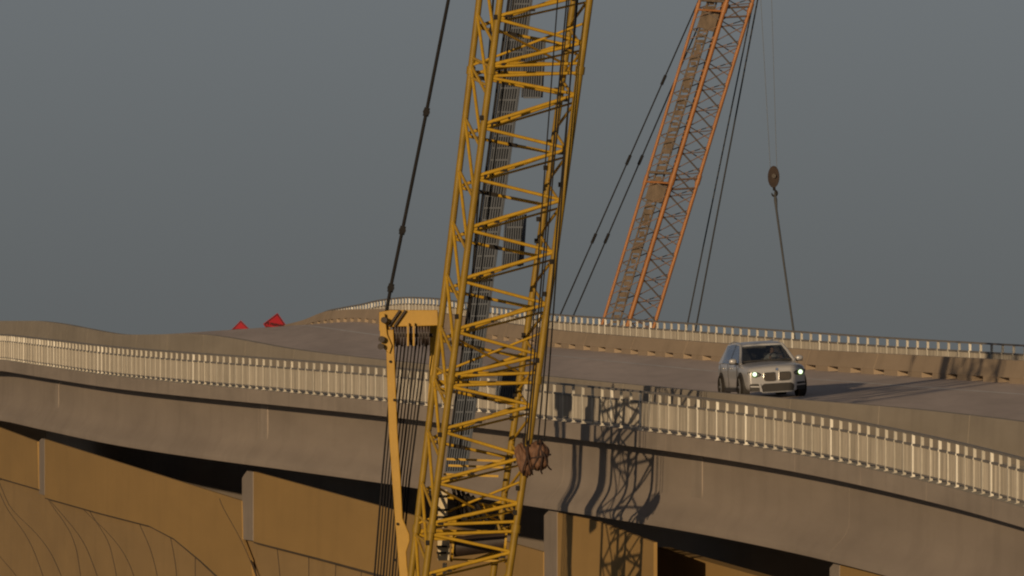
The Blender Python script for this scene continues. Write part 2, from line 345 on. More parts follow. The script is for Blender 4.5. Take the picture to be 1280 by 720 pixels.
# grey end pilasters
for (x0, x1, y0, y1, nt) in ((49, 55.5, 548, 619, 3), (302.5, 316, 588.5, 676, 9), (680, 696, 637, 800, 7), (1037, 1049, 704, 800, 6)):
    slab([(x0, y0+nt), (x0+(x1-x0)*.45, y0+nt), (x0+(x1-x0)*.45, y0), (x1, y0+1.5), (x1, y1), (x0, y1-2)], W_P+.03, .12, 'end_pilaster', M['pilaster'])
# curved spandrel pieces below the panels: joints are arcs that fall away to the right
arcs = [[(-34, 560), (-33, 640), (-30, 700), (-20, 800)],
        [(-30, 560), (-18, 670), (0, 697), (22, 720), (60, 800)],
        [(-25, 560), (10, 640), (25, 657), (40, 682), (54, 720), (74, 800)],
        [(-19, 560), (14, 639), (37, 657), (62, 687), (77, 720), (102, 800)],
        [(20, 560), (70, 640), (83, 655), (95, 682), (101, 720), (106, 800)],
        [(26, 560), (60, 624), (80, 645), (105, 677), (122, 720), (142, 800)],
        [(70, 560), (112, 640), (136, 676), (146, 720), (150, 800)],
        [(76, 560), (100, 635), (130, 660), (155, 690), (168, 720), (186, 800)],
        [(140, 560), (174, 655), (188, 685), (197, 720), (206, 800)],
        [(190, 560), (213, 672), (218, 695), (221, 720), (224, 800)],
        [(242, 560), (244, 690), (244, 720), (244, 800)],
        [(262, 560), (275, 625), (299, 672), (321, 725), (340, 800)],
        [(330, 560), (347, 690), (350, 720), (354, 800)],
        [(384, 560), (386, 695), (386, 720), (386, 800)],
        [(421, 560), (420, 705), (419, 720), (417, 800)],
        [(456, 560), (452, 714), (451, 720), (448, 800)],
        [(676, 640), (676, 700), (676, 740), (676, 800)]]
YS = np.linspace(600, 790, 26)
def arcx(c, y):                               # piecewise curve, rounded by averaging over a short span
    return float(np.mean(np.interp(y+np.linspace(-13, 13, 13), [p[1] for p in c], [p[0] for p in c])))
def ptop(x): return 533+.4*x if x < 52 else 549+.313*(x-56) if x < 318 else 590+.285*(x-317)
def strip(fl, fr, w, th, name, m):
    q = MB(); rings = []
    for y in YS:
        a_, b_ = fl(y), fr(y)
        top = max(ptop(a_), ptop(b_))
        if b_-a_ < .3 or y < top+12: continue
        f = [surf(a_+(b_-a_)*j/5, y, w) for j in range(6)]
        rings.append(f+[p+Vector((th, 0, 0)) for p in f[::-1]])
    if len(rings) > 2: q.loft(rings); bpart(q.build(name, m))
pj = [(272, 622), (285, 646), (300, 672), (314, 703), (322, 726), (334, 790)]
_t = ptop
def ptop(x): return -999
YS0 = YS; YS = np.linspace(623, 760, 24)
strip(lambda y: arcx(pj, y)-.4, lambda y: arcx(pj, y)+.4, W_P-.004, .05, 'seal_and_shade_line', M['seal_and_shade'])
ptop = _t; YS = YS0
for i in range(len(arcs)-1):
    strip(lambda y: arcx(arcs[i], y)+.05, lambda y: arcx(arcs[i+1], y)-.05, W_S, .5, 'spandrel_piece', M['spandrel'])
    strip(lambda y: arcx(arcs[i+1], y)-.4, lambda y: arcx(arcs[i+1], y)+.4, W_S-.004, .05, 'seal_and_shade_line', M['seal_and_shade'])

# ------------------------------------------------------------------ yellow crane
DC = 304.6                                  # distance of the boom; the gantry stands a little behind it
DM = 310.7
yc = empty('yellow_crane', P(560, 1000, DC)); tag(yc, 'yellow lattice boom crane standing in front of the bridge, with black ropes', 'crane')
def ycp(q, name, m, smooth=True, bevel=0):
    o = q.build(name, m, None, smooth, bevel); keep(o, yc); return o
TOPY, BOTY = -420, 980
CH = {'FL': (lambda y: 625-.1295*y, DC-1.2), 'FR': (lambda y: 737-.1375*y if y < 540 else 662.8-.150*(y-540), DC-.7),
      'BL': (lambda y: 599-.1185*y, DC+1.2), 'BR': (lambda y: 717-.1400*y, DC+1.7)}
def N(c, y): return P(CH[c][0](y), y, CH[c][1])
for c, r in (('FL', .098), ('FR', .10), ('BL', .092), ('BR', .092)):
    q = MB(); q.tube([N(c, y) for y in (TOPY, 85, 300, 475, 540, 660, 800, BOTY)], r, 12)
    for y in (-310, 88, 475, 661, 860):                    # pin joints between boom sections
        q.tube([N(c, y-5), N(c, y+5)], r*1.32, 12)
    ycp(q, 'chord', M['chord'])
def barr(a, b, r, m='yellow', name='lacing_bar'):
    q = MB(); q.tube([a, b], r, 8); ycp(q, name, M[m])
FLn = [(-430, -418), (-366, -362), (-320, -302), (-236, -232), (-172, -168), (-108, -104), (-44, -40), (20, 24), (81, 97), (155, 160), (220, 224), (284, 288), (348, 352), (411, 415), (470, 483), (536, 540), (600, 604), (654, 668), (718, 722), (782, 786), (850, 866), (930, 934)]
FRn = [-458, -394, -345, -268, -204, -140, -72, -8, 53, 118, 186, 250, 315, 380, 444, 507, 571, 629, 690, 752, 820, 890]
for i, (u, d) in enumerate(FLn):
    if i < len(FRn): barr(N('FL', u), N('FR', FRn[i]), .052)
    if i+1 < len(FRn): barr(N('FL', d), N('FR', FRn[i+1]), .046)
    if i < len(FRn):
        a_, b_ = N('FL', u+7), N('FR', FRn[i]+9); dy_ = Vector((0, .5, 0))
        barr(a_.lerp(b_, .03)+dy_, a_.lerp(b_, .96)+dy_, .03, 'yellow', 'hand_rail')
    yb = FLn[i][0]+14; 
    if yb > TOPY+40 and yb+24 < BOTY:
        barr(N('BL', yb), N('BR', yb+22), .045, 'yellow')
        barr(N('BL', yb), N('BR', yb-42), .05, 'yellow')
for y in (-311, 88, 475, 661, 858):
    for dy in (-6, 6):
        barr(N('FL', y+dy+1), N('FR', y+dy-3), .045); barr(N('BL', y+dy-4), N('BR', y+dy-2), .045)
    for dy in (-16, 8): barr(N('BL', y+dy), N('FL', y+dy+12), .04); barr(N('BR', y+dy-12), N('FR', y+dy), .04)
    barr(N('FL', y-52), N('BR', y-8), .035); barr(N('BL', y-6), N('FR', y-60), .035)
for y in list(range(-380, 960, 65)):
    yy = y+7
    barr(N('BL', yy), N('FL', yy+38), .043); barr(N('BL', yy+2), N('FL', yy+98), .047)
    barr(N('FR', yy-20), N('BR', yy+14), .04); barr(N('BR', yy+18), N('FR', yy+44), .04)
# pads and clamps on the bars
q = MB()
for i, (u, d) in enumerate(FLn):
    if not -60 < u < 760: continue
    a, b = N('FL', u), N('FR', FRn[i])
    for t in (random.uniform(.08, .2), random.uniform(.25, .4), random.uniform(.8, .93)):
        p = a.lerp(b, t); q.box(p+Vector((0, 0, -.06)), (random.uniform(.06, .22), .1, .07))
    a, b = N('BL', u+14), N('BR', u+36)
    for t in (random.uniform(.1, .25), random.uniform(.35, .6)):
        p = a.lerp(b, t); q.box(p+Vector((0, -.02, .0)), (random.uniform(.1, .4), .12, .11), Matrix.Rotation(R(11), 3, 'Y'))
for y in range(20, 720, 31):
    c = random.choice(('FR', 'BR', 'BR', 'FL')); p = N(c, y+random.uniform(-8, 8)); q.box(p+Vector((random.uniform(-.14, -.06), -.06, 0)), (.1, .14, .13))
o = ycp(q, 'rubber_pad', M['dark'], False); o['kind'] = 'stuff'
# slatted grey strips, set behind the boom to stay clear of its shadow
def slatted_strip(x0, y0, x1, y1, wpx, D, name='boom_walkway'):
    q = MB(); a, b = P(x0, y0, D), P(x1, y1, D); t = (b-a).normalized(); sx = Vector((1, 0, 0)); W = wpx*D/F
    for k in (-.5, -.36, -.22, -.08, .06, .2, .34, .5):
        q.tube([a+sx*W*k, b+sx*W*k], .024 if abs(k) < .5 else .034, 6)
    L = (b-a).length; n = int(L/.33)
    for i in range(n+1):
        p = a+t*(L*i/n); q.box(p, (W, .05, .045))
    q.prism([a-sx*W*.5+Vector((0, .04, 0)), a+sx*W*.5+Vector((0, .04, 0)), b+sx*W*.5+Vector((0, .04, 0)), b-sx*W*.5+Vector((0, .04, 0))], (0, .25, 0))
    for k in (-.62, .6): q.tube([a+sx*W*k+Vector((0, -.1, 0)), b+sx*W*k+Vector((0, -.1, 0))], .02, 6)
    ycp(q, name, M['slatted_grey'], False)
slatted_strip(674, -160, 570, 590, 22, DC+5.3)
for (x0, y0, x1, y1) in ((669, 48, 665, 122), (645, 268, 641, 332), (636, 462, 632, 504), (694, -160, 688, -90)): slatted_strip(x0, y0, x1, y1, 21, DC+8.4)
# ropes
def rope(pts, r, m='rope', name='rope', par=yc):
    q = MB(); q.tube(pts, r, 6); o = q.build(name, M[m], None, True); keep(o, par); return o
def rp(x0, y0, x1, y1, D, r, ext=1): 
    k = (x1-x0)/(y1-y0); return rope([P(x0+k*(TOPY-y0)*.6, y0+(TOPY-y0)*.6, D), P(x0, y0, D), P(x1, y1, D)], r)
rp(697, 0, 655, 560, DC-1.9, .018); rp(708.5, 0, 658, 556, DC-1.9, .022); rp(711, 0, 661, 558, DC-1.9, .018); rp(722, 0, 672, 556, DC-1.9, .022)
rp(723, -40, 680, 552, DC-2.0, .022)
rp(636, 0, 604, 240, DC+1.0, .032); rp(604, 240, 562, 560, DC+1.0, .03); rp(642, 0, 575, 560, DC+.0, .02); rp(612, 60, 585, 420, DC+1.6, .03)
# boom hoist pendant with pin joints
q = MB(); q.tube([P(616, -300, DM+.6), P(560.5, 0, DM+.6), P(533, 140, DM+.6), P(503, 288, DM+.6), P(489, 356, DM+.6), P(481, 402, DM+.4)], .048, 8)
for x, y in ((587, -142), (533, 140), (503, 288), (488.5, 360)):
    q.box(P(x, y, DM+.6), (.16, .12, .24), Matrix.Rotation(R(12), 3, 'Y')); q.disc(P(x, y, DM+.5), .1, (0, 1, 0), .22, 10)
ycp(q, 'pendant', M['rope'], False)
# gantry mast: head, posts, sheaves, reeving
q = MB(); q.prism([P(x, y, DM+.2) for x, y in ((474, 390), (488, 387.5), (547, 387.5), (548, 407), (490, 408.5), (484, 414), (474, 414))], (0, .6, 0)); ycp(q, 'gantry_head', M['yellow2'], False, .02)
q = MB(); q.prism([P(x, y, DM+.0) for x, y in ((475, 392), (481, 392), (484, 418), (490, 432), (487, 442), (480, 436), (475, 424))], (0, .25, 0)); ycp(q, 'gantry_lug', M['yellow2'], False, .015)
for (x, y) in ((480, 400), (477, 424), (476, 433)):
    q = MB(); q.disc(P(x, y, DM-.1), .09, (0, 1, 0), .3, 10); ycp(q, 'pin', M['sheave'], False)
for (x0, x1) in ((492, 502), (499, 509)):
    q = MB(); q.tube([P(x0-6, 408, DM+.1), P(x1-2, 388, DM+.1)], .035, 6); ycp(q, 'brace_bar', M['sheave'])
q = MB(); q.prism([P(x, y, DM+.1) for x, y in ((482, 412), (492, 412), (497, 540), (501, 600), (503.5, 648), (512, 668), (512.5, 676), (508, 690), (509, 706), (516, 760), (535, BOTY), (518, BOTY), (501, 740), (493, 640), (486, 540))], (0, .35, 0)); ycp(q, 'gantry_leg', M['yellow2'], False, .025)
q = MB(); q.prism([P(x, y, DM+1.6) for x, y in ((537, 400), (547, 400), (546, 440), (544, 480), (539, 540), (532, 600), (523, 680), (500, BOTY), (490, BOTY), (515, 680), (524, 600), (532, 540), (536, 480), (537, 440))], (0, .3, 0)); ycp(q, 'gantry_leg', M['yellow'], False, .025)
for x, y in ((488, 452), (493, 500), (497, 655), (494, 700)):
    q = MB(); q.disc(P(x, y, DM+.08), .04, (0, 1, 0), .06, 8); ycp(q, 'bolt', M['dark'], False)
for k in range(13):
    if k in (5, 7): 
        q = MB(); q.box(P(492+3.6*k, 418, DM+.35), (.05, .66, .64)); ycp(q, 'sheave_plate', M['yellow2'], False); continue
    q = MB(); q.disc(P(492+3.6*k, 419, DM+.5), .315 if k % 2 else .28, (1, 0, 0), .06, 20); ycp(q, 'sheave', M['sheave'], False)
q = MB(); q.tube([P(486, 419, DM+.5), P(541, 419, DM+.5)], .05, 8); ycp(q, 'sheave_axle', M['sheave'])
for k in range(10):
    x0 = 493.5+4.6*k; rope([P(x0, 420, DM+.62+.02*(k % 3)), P(x0-16-.8*k, 600, DM+.9), P(x0-27-.9*k, 740, DM+1.0), P(x0-46-.9*k, BOTY, DM+1.3)], .019 if k % 3 else .026)
# machinery inside the lower boom
q = MB(); q.box(P(553.5, 636, DC), (.26, .3, 1.05)); q.box(P(554.5, 688, DC), (.33, .3, .55)); q.box(P(556, 715, DC), (.12, .2, .5)); ycp(q, 'machinery_box', M['cream'], False, .02)
for y in (620, 637, 646, 683, 691):
    q = MB(); q.box(P(554, y, DC-.1), (.36, .36, .05)); ycp(q, 'clamp_band', M['dark'], False)
q = MB(); q.tube([P(566, 684, DC+.3), P(632, 676, DC+.3)], .27, 16)
ycp(q, 'rope_drum', M['sheave'])
for x in (566, 632):
    q = MB(); q.disc(P(x, 684-(x-566)*.12, DC+.3), .40, (1, 0, -.1), .06, 20); ycp(q, 'drum_flange', M['yellow'], False)
for y0 in (575, 583, 594, 672, 700):
    q = MB(); q.box(P(592+random.uniform(-8, 8), y0, DC+1.0), (1.5, .1, .06), Matrix.Rotation(R(2), 3, 'Y')); ycp(q, 'cross_bar', M['yellow'], False)
q = MB()
for k in range(5): q.tube([P(566+k*6, 608+k*3, DC+.4), P(576+k*9, 655, DC+.6)], .05, 6)
ycp(q, 'hose', M['dark'])
q = MB(); q.box(P(590, 351, DC+.9), (.8, .1, .08)); q.box(P(600, 350, DC+.9), (.7, .12, .06)); ycp(q, 'walkway_bracket', M['dark'], False)

# wrapped hook block hanging beside the boom
hb = empty('wrapped_hook_block', P(666, 572, DC-1.6)); tag(hb, 'hook block wrapped in brown orange tarpaulin, tied up beside the yellow boom', 'hook block')
def lump(c, rx, ry, rz, seed, name, m):
    bm = bmesh.new(); bmesh.ops.create_icosphere(bm, subdivisions=4, radius=1); r_ = random.Random(seed)
    ph = [r_.uniform(0, 6.28) for _ in range(6)]
    for v in bm.verts:
        n = v.co.copy(); a = math.atan2(n.x, -n.y)
        k = 1+.07*math.sin(5*a+ph[0]+3*n.z)+.05*math.sin(9*a+ph[1]-4*n.z)+.05*math.sin(7*n.z+ph[2])+.03*math.sin(13*n.x+11*n.z+ph[3])
        k *= 1-.12*max(0, abs(n.z)-.5)
        v.co = Vector((n.x*rx*k, n.y*ry*k, n.z*rz*k))
    me = bpy.data.meshes.new(name); bm.to_mesh(me); bm.free(); me.materials.append(m)
    me.polygons.foreach_set('use_smooth', [True]*len(me.polygons))
    o = bpy.data.objects.new(name, me); COL.objects.link(o); o.parent = hb; o.location = Vector(c)-hb.location; return o
sc = DC/F
lump(P(655, 575, DC-1.5), 9.5*sc, .3, 23*sc, 1, 'wrapping', M['tarp']).rotation_euler = (0, R(-14), 0)
lump(P(672, 570, DC-1.6), 14*sc, .34, 20*sc, 5, 'wrapping', M['tarp'])
q = MB()
for (cx_, rx_, rz_, tl) in ((673, 14.6, 20.8, 0), (668, 12, 20.5, 18), (678, 9, 19, -25), (655, 10, 23, 10), (657, 9, 23.5, -14)):
    q.tube([P(cx_, 571, DC-1.6)+Matrix.Rotation(R(tl), 3, 'Y') @ Vector((.02*math.cos(4*a)+rx_*.25*sc, -.36*math.cos(a), rz_*sc*math.sin(a))) for a in np.linspace(0, 2*math.pi, 25)], .022, 6, cap=False)
q.tube([P(673, 571, DC-1.6)+Vector((15*sc*math.cos(a), -.36*math.sin(a), .06*math.cos(a))) for a in np.linspace(0, 2*math.pi, 25)], .025, 6, cap=False)
o = q.build('strap', M['strap']); keep(o, hb)

# ------------------------------------------------------------------ orange crane beyond the bridge
DO = 700.0
oc = empty('orange_crane', P(700, 800, DO)); tag(oc, 'orange lattice boom crane leaning beyond the far railing', 'crane')
OC = {'L': (lambda y: 875-.3015*y, DO+1.6), 'M': (lambda y: 909-.3050*y, DO), 'R': (lambda y: 941-.3025*y, DO+1.6), 'K': (lambda y: 906-.301*y, DO+3.2)}
def NO(c, y): return P(OC[c][0](y), y, OC[c][1])
def ocb(pts, r, m, name, k=6):
    q = MB(); q.tube(pts, r, k); o = q.build(name, M[m], None, True); keep(o, oc); return o
for c, r in (('L', .10), ('M', .145), ('R', .12), ('K', .1)):
    q = MB(); q.tube([NO(c, y) for y in (-260, 0, 225, 435, 790)], r, 10)
    for y in (10, 225, 440): q.tube([NO(c, y-6), NO(c, y+6)], r*1.35, 10)
    o = q.build('chord', M['orange'], None, True); keep(o, oc)
for y in np.arange(-235, 640, 26.5):
    y = float(y)
    ocb([NO('M', y), NO('R', y+27)], .05, 'lacing', 'lacing_bar'); ocb([NO('R', y+27), NO('M', y+30)], .03, 'orangedim', 'lacing_bar'); ocb([NO('R', y+2), NO('M', y+22)], .03, 'orangedim', 'lacing_bar'); ocb([NO('L', y+20), NO('M', y+2)], .028, 'orangedim', 'lacing_bar'); ocb([NO('K', y+6), NO('R', y-6)], .03, 'orangedim', 'lacing_bar')
    ocb([NO('L', y+6), NO('M', y+22)], .035, 'lacing', 'lacing_bar'); ocb([NO('L', y+8), NO('K', y-6)], .035, 'orangedim', 'lacing_bar'); ocb([NO('K', y-6), NO('R', y+12)], .035, 'orangedim', 'lacing_bar')
for y in (10, 225, 440):
    for dy in (-8, 4):
        ocb([NO('L', y+dy-2), NO('M', y+dy)], .09 if dy < 0 else .07, 'orange' if dy > 0 else 'brown', 'joint_frame')
        ocb([NO('M', y+dy+8), NO('R', y+dy+6)], .06, 'orangedim', 'joint_frame')
    q = MB(); q.box((NO('L', y+14)+NO('M', y+14))/2+Vector((.05, .6, 0)), (1.1, .2, 1.3), Matrix.Rotation(R(17), 3, 'Y')); o = q.build('joint_plate', M['brown']); keep(o, oc)
q = MB(); a, b = P(889, 6, DO+1.7), P(768, 406, DO+1.7)
L = (b-a).length; t = (b-a).normalized()
for k in (-.28, .28): q.tube([a-t*12+Vector((k, 0, 0)), b+t*18+Vector((k, 0, 0))], .06, 6)
for i in range(int((L+30)/.36)):
    p = a-t*12+t*.36*i; q.box(p, (.6*random.uniform(.5, 1), .2, random.uniform(.12, .42)))
o = q.build('boom_walkway', M['brown']); keep(o, oc)
def orope(x0, y0, x1, y1, D, r, m, pins=(), ext=120):
    k = (x1-x0)/(y1-y0); q = MB(); q.tube([P(x0-k*(y0+200), -200, D), P(x1, y1, D), P(x1+k*ext, y1+ext, D)], r, 6)
    for y in pins: q.tube([P(x0+k*(y-y0-6), y-6, D), P(x0+k*(y-y0+6), y+6, D)], r*2.1, 6)
    o = q.build('pendant', M[m], None, True); keep(o, oc)
orope(873.5, 0, 701, 392, DO+2, .045, 'rope', (100, 200, 298)); orope(887, 0, 717, 394, DO+3.5, .045, 'rope', (200, 298))
orope(947, 0, 871, 404, DO+4, .05, 'ropegrey'); orope(942, 0, 860, 402, DO+5, .045, 'ropegrey')
orope(951, 0, 963, 212, DO-6, .014, 'hoist', ext=2); orope(964.5, 0, 971, 212, DO-6, .014, 'hoist', ext=2)
# its hook block and the sling under it
hk = empty('hook_block', P(967, 221, DO-6)); tag(hk, 'small rounded brown hook block hanging from two thin lines against the sky', 'hook block')
q = MB(); c = P(967, 221, DO-6)
for k in (-1, 0, 1): q.disc(c+Vector((0, k*.14, 0)), .36, (.05, 1, 0), .12, 24, .68)
o = q.build('cheek_plate', M['block'], None, False, .03); keep(o, hk)
q = MB(); q.disc(c+Vector((.02, -.3, .05)), .14, (.25, 1, 0), .12, 14); o = q.build('sheave_pin', M['sheave']); keep(o, hk)
q = MB(); q.tube([c+Vector((0.02, 0, -.6)), c+Vector((.05, 0, -.85))], .09, 8)
q.tube([c+Vector((.05+.16*math.sin(a), 0, -1.02+.17*math.cos(a))) for a in np.linspace(0, 4.9, 14)], [.07]*10+[.06, .05, .04, .02], 8)
o = q.build('hook', M['dark'], None, True); keep(o, hk)
q = MB(); q.tube([P(968.5, 240, DO-6), P(969.5, 250, DO-6), P(970.5, 262, DO-6), P(980, 330, DO-6), P(992, 414, DO-6), P(1002, 500, DO-6)], [.05, .11, .07, .065, .065, .06], 8)
tag(q.build('lifting_sling', M['sling'], None, True), 'long grey sling hanging from the hook down behind the far railing', 'sling')

# ------------------------------------------------------------------ red roll up signs beyond the crest
def sign(x, y, D, half, yaw, tilt, label, lines):
    z0 = lerp(zC(D), zE(D), .9); c = P(x, y, D); root = empty('road_sign', (c.x, D, min(z0, c.z-half-.25))); tag(root, label, 'sign', 'red roll up signs beyond the crest')
    rot = Matrix.Rotation(yaw, 4, 'Z') @ Matrix.Rotation(tilt, 4, 'Y'); g = empty('tmp'); bpy.data.objects.remove(g)
    def add(o): o.matrix_world = Matrix.Translation(c) @ rot; o.parent = root; o.matrix_parent_inverse = Matrix.Translation(-root.location); return o
    q = MB(); q.prism([(-half, 0, 0), (0, 0, half), (half, 0, 0), (0, 0, -half)], (0, .02, 0)); add(q.build('sign_face', M['red']))
    q = MB(); h = half*.94; w_ = .05
    P4 = [Vector((-h, -.006, 0)), Vector((0, -.006, h)), Vector((h, -.006, 0)), Vector((0, -.006, -h))]
    for i in range(4):
        a, b = P4[i], P4[(i+1) % 4]; i2 = [p*.9 for p in (a, b)]; q.add([a, b, i2[1], i2[0]], [(0, 1, 2, 3)])
    add(q.build('sign_border', M['redtext']))
    for txt, zz, sz in lines:
        cu = bpy.data.curves.new('sign_text', 'FONT'); cu.body = txt; cu.size = sz; cu.align_x = 'CENTER'; cu.align_y = 'CENTER'; cu.extrude = .002; cu.offset = .008
        tmp = bpy.data.objects.new('tmp_text', cu); COL.objects.link(tmp); bpy.context.view_layer.update()
        me = bpy.data.meshes.new_from_object(tmp.evaluated_get(bpy.context.evaluated_depsgraph_get())); bpy.data.objects.remove(tmp)
        me.materials.clear(); me.materials.append(M['redtext']); o = bpy.data.objects.new('sign_text', me); COL.objects.link(o)
        o.matrix_world = Matrix.Translation(c) @ rot @ Matrix.Translation((0, -.012, zz)) @ Matrix.Rotation(R(90), 4, 'X'); o.parent = root; o.matrix_parent_inverse = Matrix.Translation(-root.location)
    q = MB(); gz = root.location.z-c.z
    q.box((0, .06, (gz-half*.2)/2), (.05, .04, abs(gz)+half*.2)); q.tube([(0, .06, gz+.3), (-.55, .3, gz)], .025, 6); q.tube([(0, .06, gz+.3), (.55, .3, gz)], .025, 6); q.tube([(0, .06, gz+.3), (0, -.6, gz)], .025, 6)
    o = q.build('sign_stand', M['dark']); o.location = c; o.rotation_euler = (0, 0, yaw); o.parent = root; o.matrix_parent_inverse = Matrix.Translation(-root.location)
sign(344.5, 407.5, 528, .62, R(18), R(9), 'larger red diamond sign with dark lettering, tilted, just left of the far barrier end', [('BE PREPARED', .05, .17), ('TO STOP', -.16, .2)])
sign(301, 413.5, 600, .56, R(8), R(0), 'smaller red diamond sign showing only its tip above the road crest', [('BE PREPARED', .05, .13), ('TO STOP', -.14, .15)])

# ------------------------------------------------------------------ silver car
DCAR, WCAR = 337.6, 8.95
thc = math.atan(slope(DCAR)); zc_ = zroad(DCAR, WCAR)
car = empty('car', pt(DCAR, WCAR, zc_), (0, -math.atan(.058), thc))
tag(car, 'silver car with lit headlights driving toward the camera on the bridge road', 'car')
def cp(q, name, m, parent=None, smooth=False, bevel=0, sub=0): return q.build(name, m, parent or car, smooth, bevel, sub)
def ring(y, zb, hw, zs, zc, f=1):
    h = [(0, zb), (hw*.84, zb), (hw*.97, zb+.10), (hw, (zb+zs)/2+.02), (hw*.985, zs-.09), (hw*.91, zs), (hw*.5, zc-.012), (0, zc)]
    return [Vector((x, y, z)) for x, z in h]+[Vector((-x, y, z)) for x, z in h[-2:0:-1]]
st = [(-2.342, .30, .77, .80, .845), (-2.34, .22, .825, .845, .885), (-2.305, .205, .86, .90, .94), (-2.2, .2, .89, .945, .985), (-2.05, .20, .905, .965, 1.01), (-1.7, .2, .935, .99, 1.04), (-1.2, .2, .945, 1.02, 1.085), (-.85, .2, .945, 1.05, 1.10), (-.3, .2, .945, 1.07, 1.09), (.8, .2, .945, 1.08, 1.09), (1.7, .2, .945, 1.09, 1.1), (2.1, .24, .92, 1.08, 1.1), (2.3, .3, .85, 1.02, 1.06), (2.35, .42, .7, .9, .95)]
q = MB(); q.loft([ring(*s) for s in st]); cp(q, 'body', M['paint'], smooth=True, sub=2)
# roof and pillars
rf = [(-.28, .62, 1.585), (-.1, .64, 1.63), (.5, .65, 1.665), (1.2, .64, 1.655), (1.85, .60, 1.60), (2.05, .57, 1.555)]
q = MB(); q.loft([[Vector((x*hw, y, z+dz)) for x, dz in ((-1, -.05), (-.97, -.01), (-.7, .015), (0, .025), (.7, .015), (.97, -.01), (1, -.05), (.6, -.04), (-.6, -.04))] for y, hw, z in rf]); cp(q, 'roof', M['paint'], smooth=True)
for s in (-1, 1):
    q = MB(); q.tube([(s*.83, -1.02, 1.05), (s*.72, -.62, 1.36), (s*.63, -.22, 1.59)], [.05, .042, .04], 8); cp(q, 'pillar', M['paint'], smooth=True)
    q = MB(); q.prism([(s*.865, .32, 1.06), (s*.865, .44, 1.06), (s*.645, .40, 1.62), (s*.645, .30, 1.62)], (-s*.03, 0, 0)); cp(q, 'pillar', M['blackgloss'])
    q = MB(); q.prism([(s*.87, 1.55, 1.07), (s*.85, 2.22, 1.06), (s*.60, 1.98, 1.57), (s*.64, 1.62, 1.62)], (-s*.05, 0, 0)); cp(q, 'pillar', M['paint'])
    for a, b in (((-.93, -.2), (.32, .30)), ((.44, .40), (1.55, 1.62))):
        q = MB(); q.prism([(s*.875, a[0], 1.07), (s*.875, b[0], 1.075), (s*.655, b[1], 1.60), (s*.655, a[1], 1.585 if a[0] < 0 else 1.61)], (-s*.012, 0, 0)); cp(q, 'side_window', M['glass'])
    q = MB(); q.tube([(s*.60, -.05, 1.67), (s*.60, .9, 1.70), (s*.57, 1.8, 1.64)], .018, 6); cp(q, 'roof_rail', M['chrome'], smooth=True)
q = MB(); q.prism([(-.80, -1.0, 1.075), (.80, -1.0, 1.075), (.615, -.25, 1.585), (-.615, -.25, 1.585)], (0, .012, .0)); cp(q, 'windscreen', M['glass'])
q = MB(); q.prism([(-.78, 2.26, 1.07), (.78, 2.26, 1.07), (.55, 2.04, 1.55), (-.55, 2.04, 1.55)], (0, -.012, 0)); cp(q, 'rear_window', M['glass'])
q = MB(); q.box((0, -.72, 1.10), (1.56, .5, .08)); cp(q, 'dashboard', M['plastic'], bevel=.03)
q = MB(); q.box((0, .6, 1.02), (1.5, 2.6, .12)); q.box((0, 2.0, 1.25), (1.2, .1, .45)); cp(q, 'cabin_floor', M['seat'])
for sx, y in ((-.38, .05), (.38, .05), (-.38, 1.05), (.38, 1.05)):
    q = MB(); q.box((sx, y+.25, 1.18), (.46, .14, .3)); q.box((sx, y+.27, 1.41), (.24, .1, .17)); cp(q, 'seat', M['seat'], bevel=.04)
q = MB(); q.tube([Vector((.38+.18*math.cos(a), -.42, 1.17))+Vector((0, .08*math.sin(a), .165*math.sin(a))) for a in np.linspace(0, 2*math.pi, 21)], .018, 6, cap=False); q.box((.38, -.43, 1.17), (.3, .03, .04)); cp(q, 'steering_wheel', M['plastic'])
q = MB(); q.prism([(-.12, -.78, 1.155), (.14, -.82, 1.155), (.17, -.62, 1.16), (-.1, -.58, 1.16)], (0, 0, .006)); cp(q, 'dashboard_paper', M['cream'])
q = MB(); q.box((0, -.34, 1.5), (.24, .04, .07)); cp(q, 'rear_view_mirror', M['plastic'], bevel=.015)
for sx in (-.5, .1):
    q = MB(); q.tube([(sx, -1.05, 1.10), (sx+.5, -.97, 1.105)], .012, 6); cp(q, 'wiper', M['plastic'])
